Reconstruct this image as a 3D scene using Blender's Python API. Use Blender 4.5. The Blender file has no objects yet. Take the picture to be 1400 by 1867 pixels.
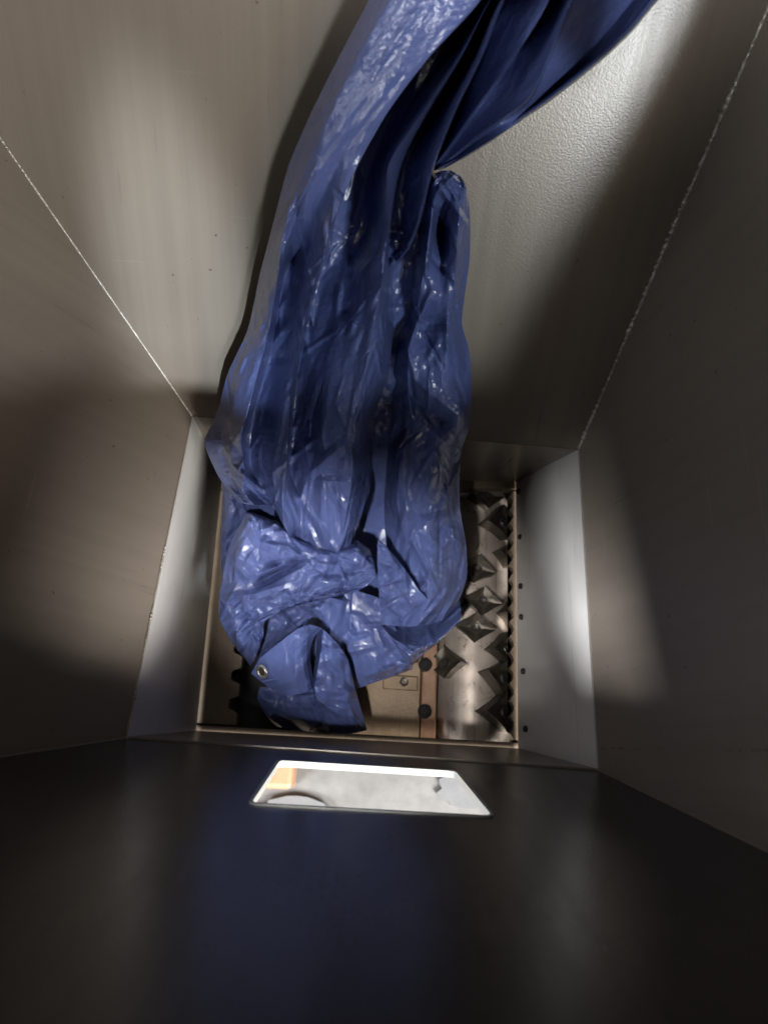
import bpy, bmesh, math, random
import numpy as np
from mathutils import Vector, Matrix

# ------------------------------------------------------------------ camera
S = 0.56                       # metres per unit (width of the cutter opening)
CAM = np.array([0.01203621, -0.48990578, 2.12015668])
ROT = np.array([[0.99778803, -0.06469045, -0.01530327],
                [0.05512786, 0.93387642, -0.35332102],
                [0.03714786, 0.35169585, 0.93537696]])
FPX = 1200.0
scene = bpy.context.scene
col = scene.collection
cd = bpy.data.cameras.new('camera')
cd.sensor_fit = 'VERTICAL'
cd.sensor_height = 36.0
cd.lens = FPX / 1867.0 * 36.0
cd.clip_start = 0.01
cd.clip_end = 100
cd.dof.use_dof = True
cd.dof.focus_distance = 0.92
cd.dof.aperture_fstop = 4.0
cam = bpy.data.objects.new('camera', cd)
col.objects.link(cam)
M4 = Matrix(ROT.tolist()).to_4x4()
M4.translation = Vector((CAM * S).tolist())
cam.matrix_world = M4
scene.camera = cam

# ------------------------------------------------------------------ world and lamps
world = bpy.data.worlds.new('World')
scene.world = world
world.use_nodes = True
bg = world.node_tree.nodes['Background']
bg.inputs[0].default_value = (0.9, 0.82, 0.7, 1)
bg.inputs[1].default_value = 0.095


def ray(px, py):
    return ROT @ np.array([(px - 700.0) / FPX, -(py - 933.5) / FPX, -1.0])


def on_z(px, py, z):
    d = ray(px, py)
    return CAM + d * ((z - CAM[2]) / d[2])


def U(x, y, z):
    return Vector((x * S, y * S, z * S))


def lamp(name, kind, loc, target, power, color, **kw):
    l = bpy.data.lights.new(name, kind)
    l.energy = power
    l.color = color
    for k, v in kw.items():
        setattr(l, k, v)
    o = bpy.data.objects.new(name, l)
    col.objects.link(o)
    o.location = loc
    o.rotation_euler = (Vector(target) - Vector(loc)).to_track_quat('-Z', 'Y').to_euler()
    return o


LDIR = Vector((0.59, -1.265, 1.28)).normalized()
FRC = U(0.852, -0.798, 1.9)
lamp('window_lamp', 'AREA', FRC + LDIR * 3.5, FRC, 132, (0.82, 0.93, 1.0), shape='RECTANGLE', size=0.30, size_y=0.24)
lamp('workshop_lamp', 'AREA', U(3.4, -3.6, 4.6), U(-0.1, 0.6, 0.9), 85, (1.0, 0.82, 0.64), shape='RECTANGLE', size=2.0, size_y=1.2)
throat_fill = lamp('throat_fill_lamp', 'SPOT', U(-0.26, -0.86, 2.34), on_z(675, 1085, 0.12) * S, 95, (1.0, 0.98, 0.96), spot_size=math.radians(31), spot_blend=0.9, shadow_soft_size=0.02)  # added fill spot near the mouth, brightens the throat
throat_fill.scale = (1.0, 0.72, 1.0)
lamp('floor_fill_lamp', 'AREA', U(0.0, -2.6, 0.6), U(0, -0.7, -1.2), 4, (1.0, 0.98, 0.94), shape='RECTANGLE', size=0.8, size_y=0.5)  # added fill for the floor outside the slot

lamp('right_liner_fill_lamp', 'AREA', U(-3.9, -4.0, 2.65), U(0.05, -0.5, 0.64), 290, (0.95, 0.97, 1.0), shape='RECTANGLE', size=1.2, size_y=0.8)  # added lamp outside, shines through the slot onto the right liner
lamp('right_wall_fill_lamp', 'AREA', U(-4.8, -0.6, 4.6), U(0.6, 0.35, 0.9), 18, (0.94, 0.97, 1.0), shape='RECTANGLE', size=1.8, size_y=1.4)  # added fill from the left to lift the right wall
lamp('left_liner_fill_lamp', 'AREA', U(2.6, -3.3, 1.95), U(0.0, -0.52, 0.66), 290, (1.0, 0.97, 0.94), shape='RECTANGLE', size=1.7, size_y=0.8)  # added fill through the slot for the left liner and wall
# added narrow spot that lays a pale streak down the left of the back wall
P_BEAM = U(-0.50, 0.56, 0.74)
beam = lamp('streak_spot', 'SPOT', P_BEAM + LDIR * 3.2, P_BEAM, 700, (0.80, 0.91, 1.0), spot_size=math.radians(12), spot_blend=0.9, shadow_soft_size=0.03)
beam.rotation_euler.rotate_axis('Z', math.radians(-8))
beam.scale = (0.36, 1.0, 1.0)

scene.view_settings.view_transform = 'Standard'
scene.view_settings.look = 'None'
scene.view_settings.exposure = 0.0
scene.view_settings.gamma = 1.0
scene.view_settings.use_curve_mapping = False
scene.render.engine = 'CYCLES'
scene.cycles.use_denoising = True
scene.cycles.max_bounces = 5
scene.cycles.diffuse_bounces = 3
scene.cycles.glossy_bounces = 3
scene.cycles.caustics_reflective = False
scene.cycles.caustics_refractive = False
scene.cycles.adaptive_threshold = 0.02

# ------------------------------------------------------------------ helpers
rng = random.Random(7)


def link(name, me, mat=None, parent=None, smooth=False):
    o = bpy.data.objects.new(name, me)
    col.objects.link(o)
    if mat is not None:
        me.materials.append(mat)
    if parent is not None:
        o.parent = parent
    if smooth:
        me.polygons.foreach_set('use_smooth', [True] * len(me.polygons))
    return o


def mesh_from(name, bm):
    me = bpy.data.meshes.new(name)
    bmesh.ops.recalc_face_normals(bm, faces=bm.faces)
    bm.to_mesh(me)
    bm.free()
    return me


def tag(o, label=None, cat=None, group=None, kind=None):
    if label: o['label'] = label
    if cat: o['category'] = cat
    if group: o['group'] = group
    if kind: o['kind'] = kind
    return o


def empty(name, loc=(0, 0, 0)):
    o = bpy.data.objects.new(name, None)
    o.empty_display_size = 0.05
    o.location = loc
    col.objects.link(o)
    return o


def bm_box(bm, x0, x1, y0, y1, z0, z1, bev=0.0):
    r = bmesh.ops.create_cube(bm, size=1.0)
    vs = r['verts']
    for v in vs:
        v.co = Vector(((x0 + x1) / 2 + v.co.x * (x1 - x0), (y0 + y1) / 2 + v.co.y * (y1 - y0), (z0 + z1) / 2 + v.co.z * (z1 - z0)))
    if bev:
        es = list({e for v in vs for e in v.link_edges})
        bmesh.ops.bevel(bm, geom=es, offset=bev, segments=2, affect='EDGES', profile=0.5)


def prism(bm, pts, z0, z1):
    """extrude an x,y outline between two heights"""
    a = [bm.verts.new((p[0], p[1], z1)) for p in pts]
    b = [bm.verts.new((p[0], p[1], z0)) for p in pts]
    n = len(pts)
    bm.faces.new(a)
    bm.faces.new(b[::-1])
    for i in range(n):
        j = (i + 1) % n
        bm.faces.new((a[j], a[i], b[i], b[j]))


# ------------------------------------------------------------------ materials
def new_mat(name):
    m = bpy.data.materials.new(name)
    m.use_nodes = True
    nt = m.node_tree
    return m, nt, nt.nodes['Principled BSDF']


def nd(nt, t, **kw):
    n = nt.nodes.new(t)
    for k, v in kw.items():
        if k.startswith('i_'):
            n.inputs[k[2:].replace('_', ' ')].default_value = v
        else:
            setattr(n, k, v)
    return n


def ramp(nt, src, stops):
    r = nt.nodes.new('ShaderNodeValToRGB')
    el = r.color_ramp.elements
    while len(el) < len(stops):
        el.new(0.5)
    for e, (p, c) in zip(el, stops):
        e.position = p
        e.color = (c, c, c, 1) if not isinstance(c, tuple) else (*c, 1)
    nt.links.new(src, r.inputs[0])
    return r


def metal_paint(name, c0, c1, rough, spread=0.12, metallic=0.0, grain=260.0, bump=0.05, scratch=0.0, scale=3.0, stretch=(1, 1, 1), brushed=0.0):
    m, nt, b = new_mat(name)
    tc = nd(nt, 'ShaderNodeTexCoord')
    mp = nd(nt, 'ShaderNodeMapping')
    mp.inputs['Scale'].default_value = stretch
    nt.links.new(tc.outputs['Object'], mp.inputs[0])
    n1 = nd(nt, 'ShaderNodeTexNoise', i_Scale=scale, i_Detail=6.0, i_Roughness=0.6)
    nt.links.new(mp.outputs[0], n1.inputs['Vector'])
    r1 = ramp(nt, n1.outputs[0], [(0.3, c0), (0.72, c1)])
    n2 = nd(nt, 'ShaderNodeTexNoise', i_Scale=grain, i_Detail=2.0)
    nt.links.new(tc.outputs['Object'], n2.inputs['Vector'])
    n3 = nd(nt, 'ShaderNodeTexNoise', i_Scale=scale * 4.0, i_Detail=8.0, i_Roughness=0.7)
    nt.links.new(mp.outputs[0], n3.inputs['Vector'])
    rr = ramp(nt, n3.outputs[0], [(0.3, max(rough - spread, 0.03)), (0.7, rough + spread)])
    cur = r1.outputs[0]
    if brushed:
        mb = nd(nt, 'ShaderNodeMapping')
        mb.inputs['Scale'].default_value = (64, 1.1, 1)
        nt.links.new(tc.outputs['UV'], mb.inputs[0])
        nb = nd(nt, 'ShaderNodeTexNoise', i_Scale=1.0, i_Detail=5.0, i_Roughness=0.6)
        nt.links.new(mb.outputs[0], nb.inputs['Vector'])
        rb = ramp(nt, nb.outputs[0], [(0.3, 1.0 - brushed), (0.7, 1.0 + brushed * 0.0)])
        m1 = nd(nt, 'ShaderNodeMix', data_type='RGBA', blend_type='MULTIPLY')
        m1.inputs[0].default_value = 0.6
        nt.links.new(cur, m1.inputs[6]); nt.links.new(rb.outputs[0], m1.inputs[7])
        cur = m1.outputs[2]
        m2 = nd(nt, 'ShaderNodeMath', operation='MULTIPLY')
        nt.links.new(rr.outputs[0], m2.inputs[0]); nt.links.new(rb.outputs[0], m2.inputs[1])
        nt.links.new(m2.outputs[0], b.inputs['Roughness'])
    else:
        nt.links.new(rr.outputs[0], b.inputs['Roughness'])
    if scratch:
        mp2 = nd(nt, 'ShaderNodeMapping')
        mp2.inputs['Scale'].default_value = (220, 6, 60)
        mp2.inputs['Rotation'].default_value = (0.2, 0.1, 0.35)
        nt.links.new(tc.outputs['Object'], mp2.inputs[0])
        ns = nd(nt, 'ShaderNodeTexNoise', i_Scale=1.0, i_Detail=3.0)
        nt.links.new(mp2.outputs[0], ns.inputs['Vector'])
        rs = ramp(nt, ns.outputs[0], [(0.62, 0.0), (0.75, scratch)])
        mx = nd(nt, 'ShaderNodeMix', data_type='RGBA', blend_type='MULTIPLY')
        nt.links.new(rs.outputs[0], mx.inputs[0])
        nt.links.new(cur, mx.inputs[6])
        mx.inputs[7].default_value = (0.25, 0.2, 0.16, 1)
        cur = mx.outputs[2]
    if brushed:
        # handling marks: fine pale scratches and a few dark specks
        for (sc_, rot_, th, colr, amt) in (((6, 90, 1), 0.5, 0.71, (1.35, 1.35, 1.35, 1), 0.35), ((80, 5, 1), -0.3, 0.72, (0.7, 0.68, 0.65, 1), 0.35), ((95, 95, 1), 0.0, 0.745, (0.35, 0.32, 0.3, 1), 0.9)):
            ms_ = nd(nt, 'ShaderNodeMapping')
            ms_.inputs['Scale'].default_value = sc_
            ms_.inputs['Rotation'].default_value = (0, 0, rot_)
            nt.links.new(tc.outputs['UV'], ms_.inputs[0])
            ns_ = nd(nt, 'ShaderNodeTexNoise', i_Scale=1.0, i_Detail=2.0, i_Roughness=0.4)
            nt.links.new(ms_.outputs[0], ns_.inputs['Vector'])
            rs_ = ramp(nt, ns_.outputs[0], [(th, 0.0), (th + 0.03, amt)])
            mx_ = nd(nt, 'ShaderNodeMix', data_type='RGBA', blend_type='MULTIPLY')
            nt.links.new(rs_.outputs[0], mx_.inputs[0])
            nt.links.new(cur, mx_.inputs[6])
            mx_.inputs[7].default_value = colr
            cur = mx_.outputs[2]
    nt.links.new(cur, b.inputs['Base Color'])
    b.inputs['Metallic'].default_value = metallic
    bp = nd(nt, 'ShaderNodeBump', i_Strength=bump, i_Distance=0.002)
    nt.links.new(n2.outputs[0], bp.inputs['Height'])
    nt.links.new(bp.outputs[0], b.inputs['Normal'])
    return m


M_paint = metal_paint('hopper_paint', (0.182, 0.152, 0.123), (0.196, 0.165, 0.135), 0.33, 0.006, 0.10, 420.0, 0.10, brushed=0.17)
M_paint.node_tree.nodes['Principled BSDF'].inputs['Specular IOR Level'].default_value = 0.36
M_front_shaded = metal_paint('front_panel_shaded_paint', (0.040, 0.038, 0.034), (0.058, 0.055, 0.050), 0.27, 0.012, 0.0, 420.0, 0.10, brushed=0.2)  # front panel's shade put into a darker version of the hopper paint
M_front_shaded.node_tree.nodes['Principled BSDF'].inputs['Specular IOR Level'].default_value = 0.3
M_liner = metal_paint('liner_steel', (0.52, 0.50, 0.47), (0.64, 0.62, 0.59), 0.36, 0.06, 0.1, 300.0, 0.05, scratch=0.25)
M_weld = metal_paint('weld_bead', (0.22, 0.195, 0.16), (0.46, 0.43, 0.38), 0.42, 0.1, 0.4, 500.0, 0.12, scale=60)
M_flange = metal_paint('flange_steel', (0.15, 0.11, 0.075), (0.22, 0.175, 0.13), 0.4, 0.1, 0.3, 300.0, 0.1, scratch=0.3, scale=12)
M_rotor = metal_paint('worn_rotor_steel', (0.42, 0.345, 0.29), (0.62, 0.545, 0.48), 0.33, 0.1, 0.75, 350.0, 0.15, scratch=0.7, scale=14)
M_knife = metal_paint('knife_steel', (0.030, 0.025, 0.019), (0.085, 0.070, 0.054), 0.42, 0.12, 0.6, 300.0, 0.15, scratch=0.3, scale=40)
M_bed = metal_paint('bed_steel', (0.11, 0.07, 0.038), (0.20, 0.14, 0.085), 0.48, 0.12, 0.3, 250.0, 0.25, scratch=0.6, scale=22)
M_rust = metal_paint('rusty_rail', (0.13, 0.06, 0.03), (0.22, 0.13, 0.08), 0.5, 0.12, 0.25, 250.0, 0.25, scratch=0.4, scale=26)
M_dark = metal_paint('dark_steel', (0.02, 0.018, 0.015), (0.05, 0.045, 0.04), 0.55, 0.1, 0.3, 200.0, 0.2)
M_black = metal_paint('shade_black', (0.004, 0.004, 0.004), (0.010, 0.009, 0.008), 0.7, 0.1, 0.0, 200.0, 0.1)  # near-black colour stands for shade on the left rotor and in rail holes
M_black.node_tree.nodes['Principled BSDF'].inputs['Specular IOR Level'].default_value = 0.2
M_bolt = metal_paint('bolt_black', (0.03, 0.028, 0.025), (0.07, 0.065, 0.06), 0.4, 0.1, 0.7, 300.0, 0.1)
M_ring = metal_paint('eyelet_zinc', (0.62, 0.62, 0.62), (0.78, 0.78, 0.76), 0.25, 0.08, 0.9, 300.0, 0.05)
M_floor = metal_paint('workshop_floor', (0.105, 0.103, 0.099), (0.16, 0.157, 0.152), 0.45, 0.1, 0.0, 90.0, 0.2, scale=9)
M_white = metal_paint('white_edge_paint', (0.22, 0.225, 0.21), (0.28, 0.285, 0.27), 0.35, 0.06, 0.0, 300.0, 0.05)
M_orange = metal_paint('pale_orange', (0.30, 0.15, 0.075), (0.36, 0.20, 0.12), 0.5, 0.1, 0.0, 90.0, 0.2, scale=12)
M_grey = metal_paint('grey_rubber', (0.092, 0.094, 0.098), (0.125, 0.127, 0.13), 0.6, 0.1, 0.0, 200.0, 0.3, scale=12)


def tarp_material():
    m, nt, b = new_mat('blue_tarpaulin')
    tc = nd(nt, 'ShaderNodeTexCoord')
    n1 = nd(nt, 'ShaderNodeTexNoise', i_Scale=5.0, i_Detail=5.0, i_Roughness=0.6)
    nt.links.new(tc.outputs['Object'], n1.inputs['Vector'])
    r1 = ramp(nt, n1.outputs[0], [(0.3, (0.052, 0.069, 0.172)), (0.72, (0.073, 0.097, 0.236))])
    nt.links.new(r1.outputs[0], b.inputs['Base Color'])
    nr = nd(nt, 'ShaderNodeTexNoise', i_Scale=18.0, i_Detail=6.0, i_Roughness=0.65)
    nt.links.new(tc.outputs['Object'], nr.inputs['Vector'])
    rr = ramp(nt, nr.outputs[0], [(0.35, 0.13), (0.7, 0.29)])
    nt.links.new(rr.outputs[0], b.inputs['Roughness'])
    b.inputs['Specular IOR Level'].default_value = 0.65
    # crinkles: sharp ridges where a warped noise crosses its middle value, at two sizes, then weave grain
    prev = None
    for sc, dist, st, dt in ((46.0, 0.0022, 0.16, 0.5),):
        v = nd(nt, 'ShaderNodeTexNoise', i_Scale=sc, i_Detail=1.5, i_Roughness=0.5, i_Distortion=dt)
        nt.links.new(tc.outputs['Object'], v.inputs['Vector'])
        ms = nd(nt, 'ShaderNodeMath', operation='SUBTRACT')
        ms.inputs[1].default_value = 0.5
        nt.links.new(v.outputs[0], ms.inputs[0])
        ma = nd(nt, 'ShaderNodeMath', operation='ABSOLUTE')
        nt.links.new(ms.outputs[0], ma.inputs[0])
        mm = nd(nt, 'ShaderNodeMath', operation='MULTIPLY')
        mm.inputs[1].default_value = -4.0
        nt.links.new(ma.outputs[0], mm.inputs[0])
        bp = nd(nt, 'ShaderNodeBump', i_Strength=st, i_Distance=dist)
        nt.links.new(mm.outputs[0], bp.inputs['Height'])
        if prev is not None:
            nt.links.new(prev, bp.inputs['Normal'])
        prev = bp.outputs[0]
    n5 = nd(nt, 'ShaderNodeTexNoise', i_Scale=330.0, i_Detail=3.0, i_Roughness=0.6)
    nt.links.new(tc.outputs['Object'], n5.inputs['Vector'])
    bp = nd(nt, 'ShaderNodeBump', i_Strength=0.42, i_Distance=0.0012)
    nt.links.new(n5.outputs[0], bp.inputs['Height'])
    nt.links.new(prev, bp.inputs['Normal'])
    nt.links.new(bp.outputs[0], b.inputs['Normal'])
    return m


M_tarp = tarp_material()

# ------------------------------------------------------------------ hopper
KZ = 0.48
RIM = 1.90
OB = [on_z(406, 866, 0), on_z(940, 878, 0), on_z(944, 1364, 0), on_z(358, 1332, 0)]      # opening, TL TR BR BL
KN = [on_z(350, 757, KZ), on_z(1055, 818, KZ), on_z(1091, 1405, KZ), on_z(230, 1346, KZ)]  # knee
SL, SR, SB, SF = 0.70, 0.194, 0.739, 0.222
SLOPE = [(-SL, SB), (SR, SB), (SR, -SF), (-SL, -SF)]


def up(i, z):
    return np.array([KN[i][0] + SLOPE[i][0] * (z - KZ), KN[i][1] + SLOPE[i][1] * (z - KZ), z])


hopper = empty('hopper', U(0, 0, 0))
tag(hopper, 'grey brown painted steel shredder hopper with sloping welded walls', 'hopper')


def plate_uv(bm, n):
    """plate coordinates in metres: u level across the plate, v up its slope (rolling direction)"""
    n = Vector(n)
    ua = n.cross(Vector((0, 0, 1))).normalized()
    va = n.cross(ua).normalized()
    uv = bm.loops.layers.uv.new('UVMap')
    for f in bm.faces:
        for l in f.loops:
            l[uv].uv = (l.vert.co.dot(ua), l.vert.co.dot(va))


def panel(name, a, b, c, d, mat, nu=14, nv=14, thick=0.005, parent=hopper, holes=None):
    """slab whose inner face is the quad a,b (bottom) c,d (top) in units; thickness goes outward in metres"""
    A, B, C_, D_ = [np.array(p) * S for p in (a, b, c, d)]
    n = np.cross(B - A, D_ - A)
    n /= np.linalg.norm(n)
    cen = np.array([0, 0, 0.9]) * S
    if np.dot(cen - A, n) < 0:
        n = -n
    bm = bmesh.new()
    inner = {}
    outer = {}
    us = sorted(set([i / nu for i in range(nu + 1)] + ([holes[0], holes[1]] if holes else [])))
    vs = sorted(set([j / nv for j in range(nv + 1)] + ([holes[2], holes[3]] if holes else [])))
    for i, u in enumerate(us):
        for j, v in enumerate(vs):
            p = (A * (1 - u) + B * u) * (1 - v) + (D_ * (1 - u) + C_ * u) * v
            inner[i, j] = bm.verts.new(p)
            outer[i, j] = bm.verts.new(p - n * thick)
    keep = {}
    for i in range(len(us) - 1):
        for j in range(len(vs) - 1):
            if holes and holes[0] - 1e-6 <= us[i] and us[i + 1] <= holes[1] + 1e-6 and holes[2] - 1e-6 <= vs[j] and vs[j + 1] <= holes[3] + 1e-6:
                continue
            keep[i, j] = 1
    for (i, j) in keep:
        bm.faces.new((inner[i, j], inner[i + 1, j], inner[i + 1, j + 1], inner[i, j + 1]))
        bm.faces.new((outer[i, j], outer[i, j + 1], outer[i + 1, j + 1], outer[i + 1, j]))
        for (di, dj, p, q) in ((-1, 0, (i, j), (i, j + 1)), (1, 0, (i + 1, j), (i + 1, j + 1)), (0, -1, (i, j), (i + 1, j)), (0, 1, (i, j + 1), (i + 1, j + 1))):
            if (i + di, j + dj) not in keep:
                bm.faces.new((inner[p], inner[q], outer[q], outer[p]))
    bmesh.ops.delete(bm, geom=[v for v in bm.verts if not v.link_faces], context='VERTS')
    plate_uv(bm, n)
    return link(name, mesh_from(name, bm), mat, parent)


def plane_hit(px, py, a, b, d):
    n = np.cross(b - a, d - a)
    r = ray(px, py)
    return CAM + r * (np.dot(a - CAM, n) / np.dot(r, n))


panel('back_panel', KN[0], KN[1], up(1, RIM), up(0, RIM), M_paint)
panel('left_panel', KN[0], KN[3], up(3, RIM), up(0, RIM), M_paint)
panel('right_panel', KN[1], KN[2], up(2, RIM), up(1, RIM), M_paint)

# front panel with the slot: a grid in (u,v), then the slot corners are moved to their own places
FA, FB, FC, FD = KN[3], KN[2], up(2, RIM), up(3, RIM)
slot_px = [(455, 1467), (900, 1491), (832, 1408), (508, 1388)]   # BL BR TR TL as seen
slot = [plane_hit(x, y, FA, FB, FD) for x, y in slot_px]


def front_panel():
    n = np.cross(FB - FA, FD - FA)
    n /= np.linalg.norm(n)
    if n[1] < 0: n = -n
    bm = bmesh.new()
    t = 0.005 / S
    # rounded slot outline: lower edge of the slot is the one nearest the knee
    base = [slot[3], slot[2], slot[1], slot[0]]
    rim_pts = []
    for k in range(4):
        p0, p1, p2 = base[k - 1], base[k], base[(k + 1) % 4]
        r = 0.018
        a = p1 + (p0 - p1) / np.linalg.norm(p0 - p1) * r
        c = p1 + (p2 - p1) / np.linalg.norm(p2 - p1) * r
        for s in (0, 0.25, 0.5, 0.75, 1.0):
            rim_pts.append((1 - s) ** 2 * a + 2 * s * (1 - s) * p1 + s * s * c)
    out = []
    outer_c = [FA, FB, FC, FD]
    # outer ring with matching counts: five points near each corner
    for k in range(4):
        p0, p1, p2 = outer_c[k - 1], outer_c[k], outer_c[(k + 1) % 4]
        for s in (-0.2, -0.1, 0, 0.1, 0.2):
            out.append(p1 + (p0 - p1) * (-s) if s < 0 else p1 + (p2 - p1) * s)
    nn = len(out)
    ri = [bm.verts.new(p * S) for p in rim_pts]
    oi = [bm.verts.new(p * S) for p in out]
    ro = [bm.verts.new((p - n * t) * S) for p in rim_pts]
    oo = [bm.verts.new((p - n * t) * S) for p in out]
    for i in range(nn):
        j = (i + 1) % nn
        bm.faces.new((ri[i], ri[j], oi[j], oi[i]))
        bm.faces.new((ro[j], ro[i], oo[i], oo[j]))
        bm.faces.new((oi[i], oi[j], oo[j], oo[i]))
        bm.faces.new((ri[j], ri[i], ro[i], ro[j]))
    plate_uv(bm, n)
    link('front_panel', mesh_from('front_panel', bm), M_front_shaded, hopper)
    # pale edging round the slot: thin U-shaped trim clipped over the plate edge
    bm = bmesh.new()
    cen = sum(rim_pts) / len(rim_pts)
    rings = []
    for off, lift in ((0.006, 0.003), (-0.005, 0.003), (-0.005, -0.011), (0.006, -0.011)):
        ring = []
        for i, p in enumerate(rim_pts):
            tg = rim_pts[(i + 1) % nn] - rim_pts[i - 1]
            o = np.cross(tg, n)
            o /= np.linalg.norm(o)
            if np.dot(o, p - cen) < 0: o = -o
            ring.append(bm.verts.new((p + o * off * 0.6 + n * lift) * S))
        rings.append(ring)
    for a in range(4):
        b = (a + 1) % 4
        for i in range(nn):
            j = (i + 1) % nn
            bm.faces.new((rings[a][i], rings[a][j], rings[b][j], rings[b][i]))
    link('slot_trim', mesh_from('slot_trim', bm), M_white, hopper)


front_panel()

# faint folded seam across the front panel, just above the slot
# throat liners
panel('back_liner', OB[0], OB[1], KN[1] - np.array([0, 0.004, 0.0]), KN[0] - np.array([0, 0.004, 0.0]), M_paint, 6, 4)
liner_r = panel('side_liner', OB[1], OB[2], KN[2] + np.array([-0.004, 0, 0]), KN[1] + np.array([-0.004, 0, 0]), M_liner, 8, 4)
liner_l = panel('side_liner', OB[0], OB[3], KN[3] + np.array([0.004, 0, 0]), KN[0] + np.array([0.004, 0, 0]), M_liner, 8, 4)
panel('front_liner', OB[3], OB[2], KN[2] + np.array([0, 0.004, 0.0]), KN[3] + np.array([0, 0.004, 0.0]), M_paint, 6, 4)


# bolts in the right liner
def bolt_mesh(r=0.006, h=0.004):
    bm = bmesh.new()
    n = 14
    prof = [(0.0, -0.001), (r * 0.45, -0.001), (r * 0.5, h * 0.8), (r * 0.85, h), (r, h * 0.5), (r, -0.004)]
    rings = []
    for (rr, z) in prof:
        if rr == 0:
            rings.append([bm.verts.new((0, 0, z))])
        else:
            m = 6 if rr < r * 0.6 else n
            rings.append([bm.verts.new((rr * math.cos(2 * math.pi * k / n), rr * math.sin(2 * math.pi * k / n), z)) for k in range(n)])
    for a, b in zip(rings, rings[1:]):
        for k in range(n):
            if len(a) == 1:
                bm.faces.new((a[0], b[k], b[(k + 1) % n]))
            else:
                bm.faces.new((a[k], b[k], b[(k + 1) % n], a[(k + 1) % n]))
    return mesh_from('bolt', bm)


me_bolt = bolt_mesh(0.0052, 0.003)
me_bolt.materials.append(M_bolt)


def place(o, loc, normal):
    o.matrix_local = Matrix.Translation(Vector(loc)) @ Vector(normal).to_track_quat('Z', 'Y').to_matrix().to_4x4()


nR = np.cross(OB[2] - OB[1], KN[1] - OB[1])
nR /= np.linalg.norm(nR)
if nR[0] > 0: nR = -nR
for (x, y) in ((943.5, 896), (946, 979), (947.5, 1069), (948.5, 1125), (952, 1224), (956, 1329)):
    p = plane_hit(x + 3, y, OB[1], OB[2], KN[1])
    o = link('bolt', me_bolt, None, liner_r)
    place(o, (p + nR * 0.003) * S, nR)
nL = np.cross(OB[3] - OB[0], KN[0] - OB[0])
nL /= np.linalg.norm(nL)
if nL[0] < 0: nL = -nL


# weld beads along the corners
def weld(a, b, r, lump, seed, side, mat=M_weld):
    rr = random.Random(seed)
    a = np.array(a) * S
    b = np.array(b) * S
    L = np.linalg.norm(b - a)
    ax = (b - a) / L
    u = np.cross(ax, [0.3, 0.2, 1.0]); u /= np.linalg.norm(u)
    v = np.cross(ax, u)
    n = max(8, int(L / (r * 0.55)))
    bm = bmesh.new()
    prev = None
    for i in range(n + 1):
        s = i / n
        k = r * (0.78 + 0.5 * lump * math.sin(s * 31 + seed) * math.sin(s * 13.7)) * (1 + lump * (0.5 * math.sin(i * 1.55) + rr.uniform(-0.6, 0.6)))
        off = np.array([rr.uniform(-1, 1), rr.uniform(-1, 1), rr.uniform(-1, 1)]) * r * 0.25 * lump
        c = a + (b - a) * s + off
        ring = [bm.verts.new(c + (u * math.cos(t) + v * math.sin(t)) * k) for t in [2 * math.pi * q / 7 for q in range(7)]]
        if prev:
            for q in range(7):
                bm.faces.new((prev[q], prev[(q + 1) % 7], ring[(q + 1) % 7], ring[q]))
        prev = ring
    return link('weld_bead', mesh_from('weld_bead', bm), mat, hopper, True)


weld(KN[1], up(1, RIM), 0.0040, 0.55, 1, 1)
weld(KN[0], up(0, RIM), 0.0026, 0.15, 2, 1)
weld(KN[2], up(2, RIM), 0.0022, 0.2, 3, 1, M_paint)
weld(KN[3], up(3, RIM), 0.0022, 0.2, 4, 1, M_paint)
weld(KN[0] * 0.55 + KN[3] * 0.45, KN[3], 0.0022, 0.5, 5, 1)
weld(KN[0], KN[0] * 0.55 + KN[3] * 0.45, 0.0012, 0.2, 6, 1, M_paint)

# flanges round the opening, four strips at the bottom of the throat
flange_pts = {}
zf = -0.006


def strip(name, pts, z0, z1, mat, parent=hopper):
    bm = bmesh.new()
    prism(bm, [(p[0] * S, p[1] * S) for p in pts], z0 * S, z1 * S)
    return link(name, mesh_from(name, bm), mat, parent)


bk = 0.055
strip('flange', [OB[0] + [-.02, .02, 0], OB[1] + [.02, .02, 0], OB[1] + [.02, -0.022, 0], OB[0] + [-.02, -0.05, 0]], -0.05, -0.008, M_flange)
strip('flange', [OB[3] + [-.02, -.02, 0], OB[2] + [.02, -.02, 0], OB[2] + [.02, 0.016, 0], OB[3] + [-.02, 0.016, 0]], -0.05, -0.008, M_flange)


# combs: sawtooth counter knives either side
def comb(name, x_out, x_in, y0, y1, pitch, depth, z0, z1, mat, tri, lean):
    """plate from x_out to x_in with teeth reaching towards the rotor; lean = x shift from y1 to y0"""
    s = 1 if x_in > x_out else -1
    inn = []
    n = int(round((y1 - y0) / pitch))
    for k in range(n):
        ya = y0 + (y1 - y0) * k / n
        p = (y1 - y0) / n
        if tri:
            inn += [(x_in, ya + p * 0.12), (x_in + s * depth, ya + p * 0.5), (x_in, ya + p * 0.88)]
        else:
            inn += [(x_in + s * depth, ya), (x_in + s * depth, ya + p * 0.42), (x_in, ya + p * 0.56), (x_in, ya + p * 0.86)]
    sh = lambda y: lean * (y1 - y) / (y1 - y0)
    pts = [(x_out + sh(y0), y0)] + [(x + sh(y), y) for x, y in inn] + [(x_out + sh(y1), y1)]
    bm = bmesh.new()
    prism(bm, [(x * S, y * S) for x, y in pts], z0 * S, z1 * S)
    bmesh.ops.triangulate(bm, faces=[f for f in bm.faces if len(f.verts) > 4])
    o = link(name, mesh_from(name, bm), mat)
    return o


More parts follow.
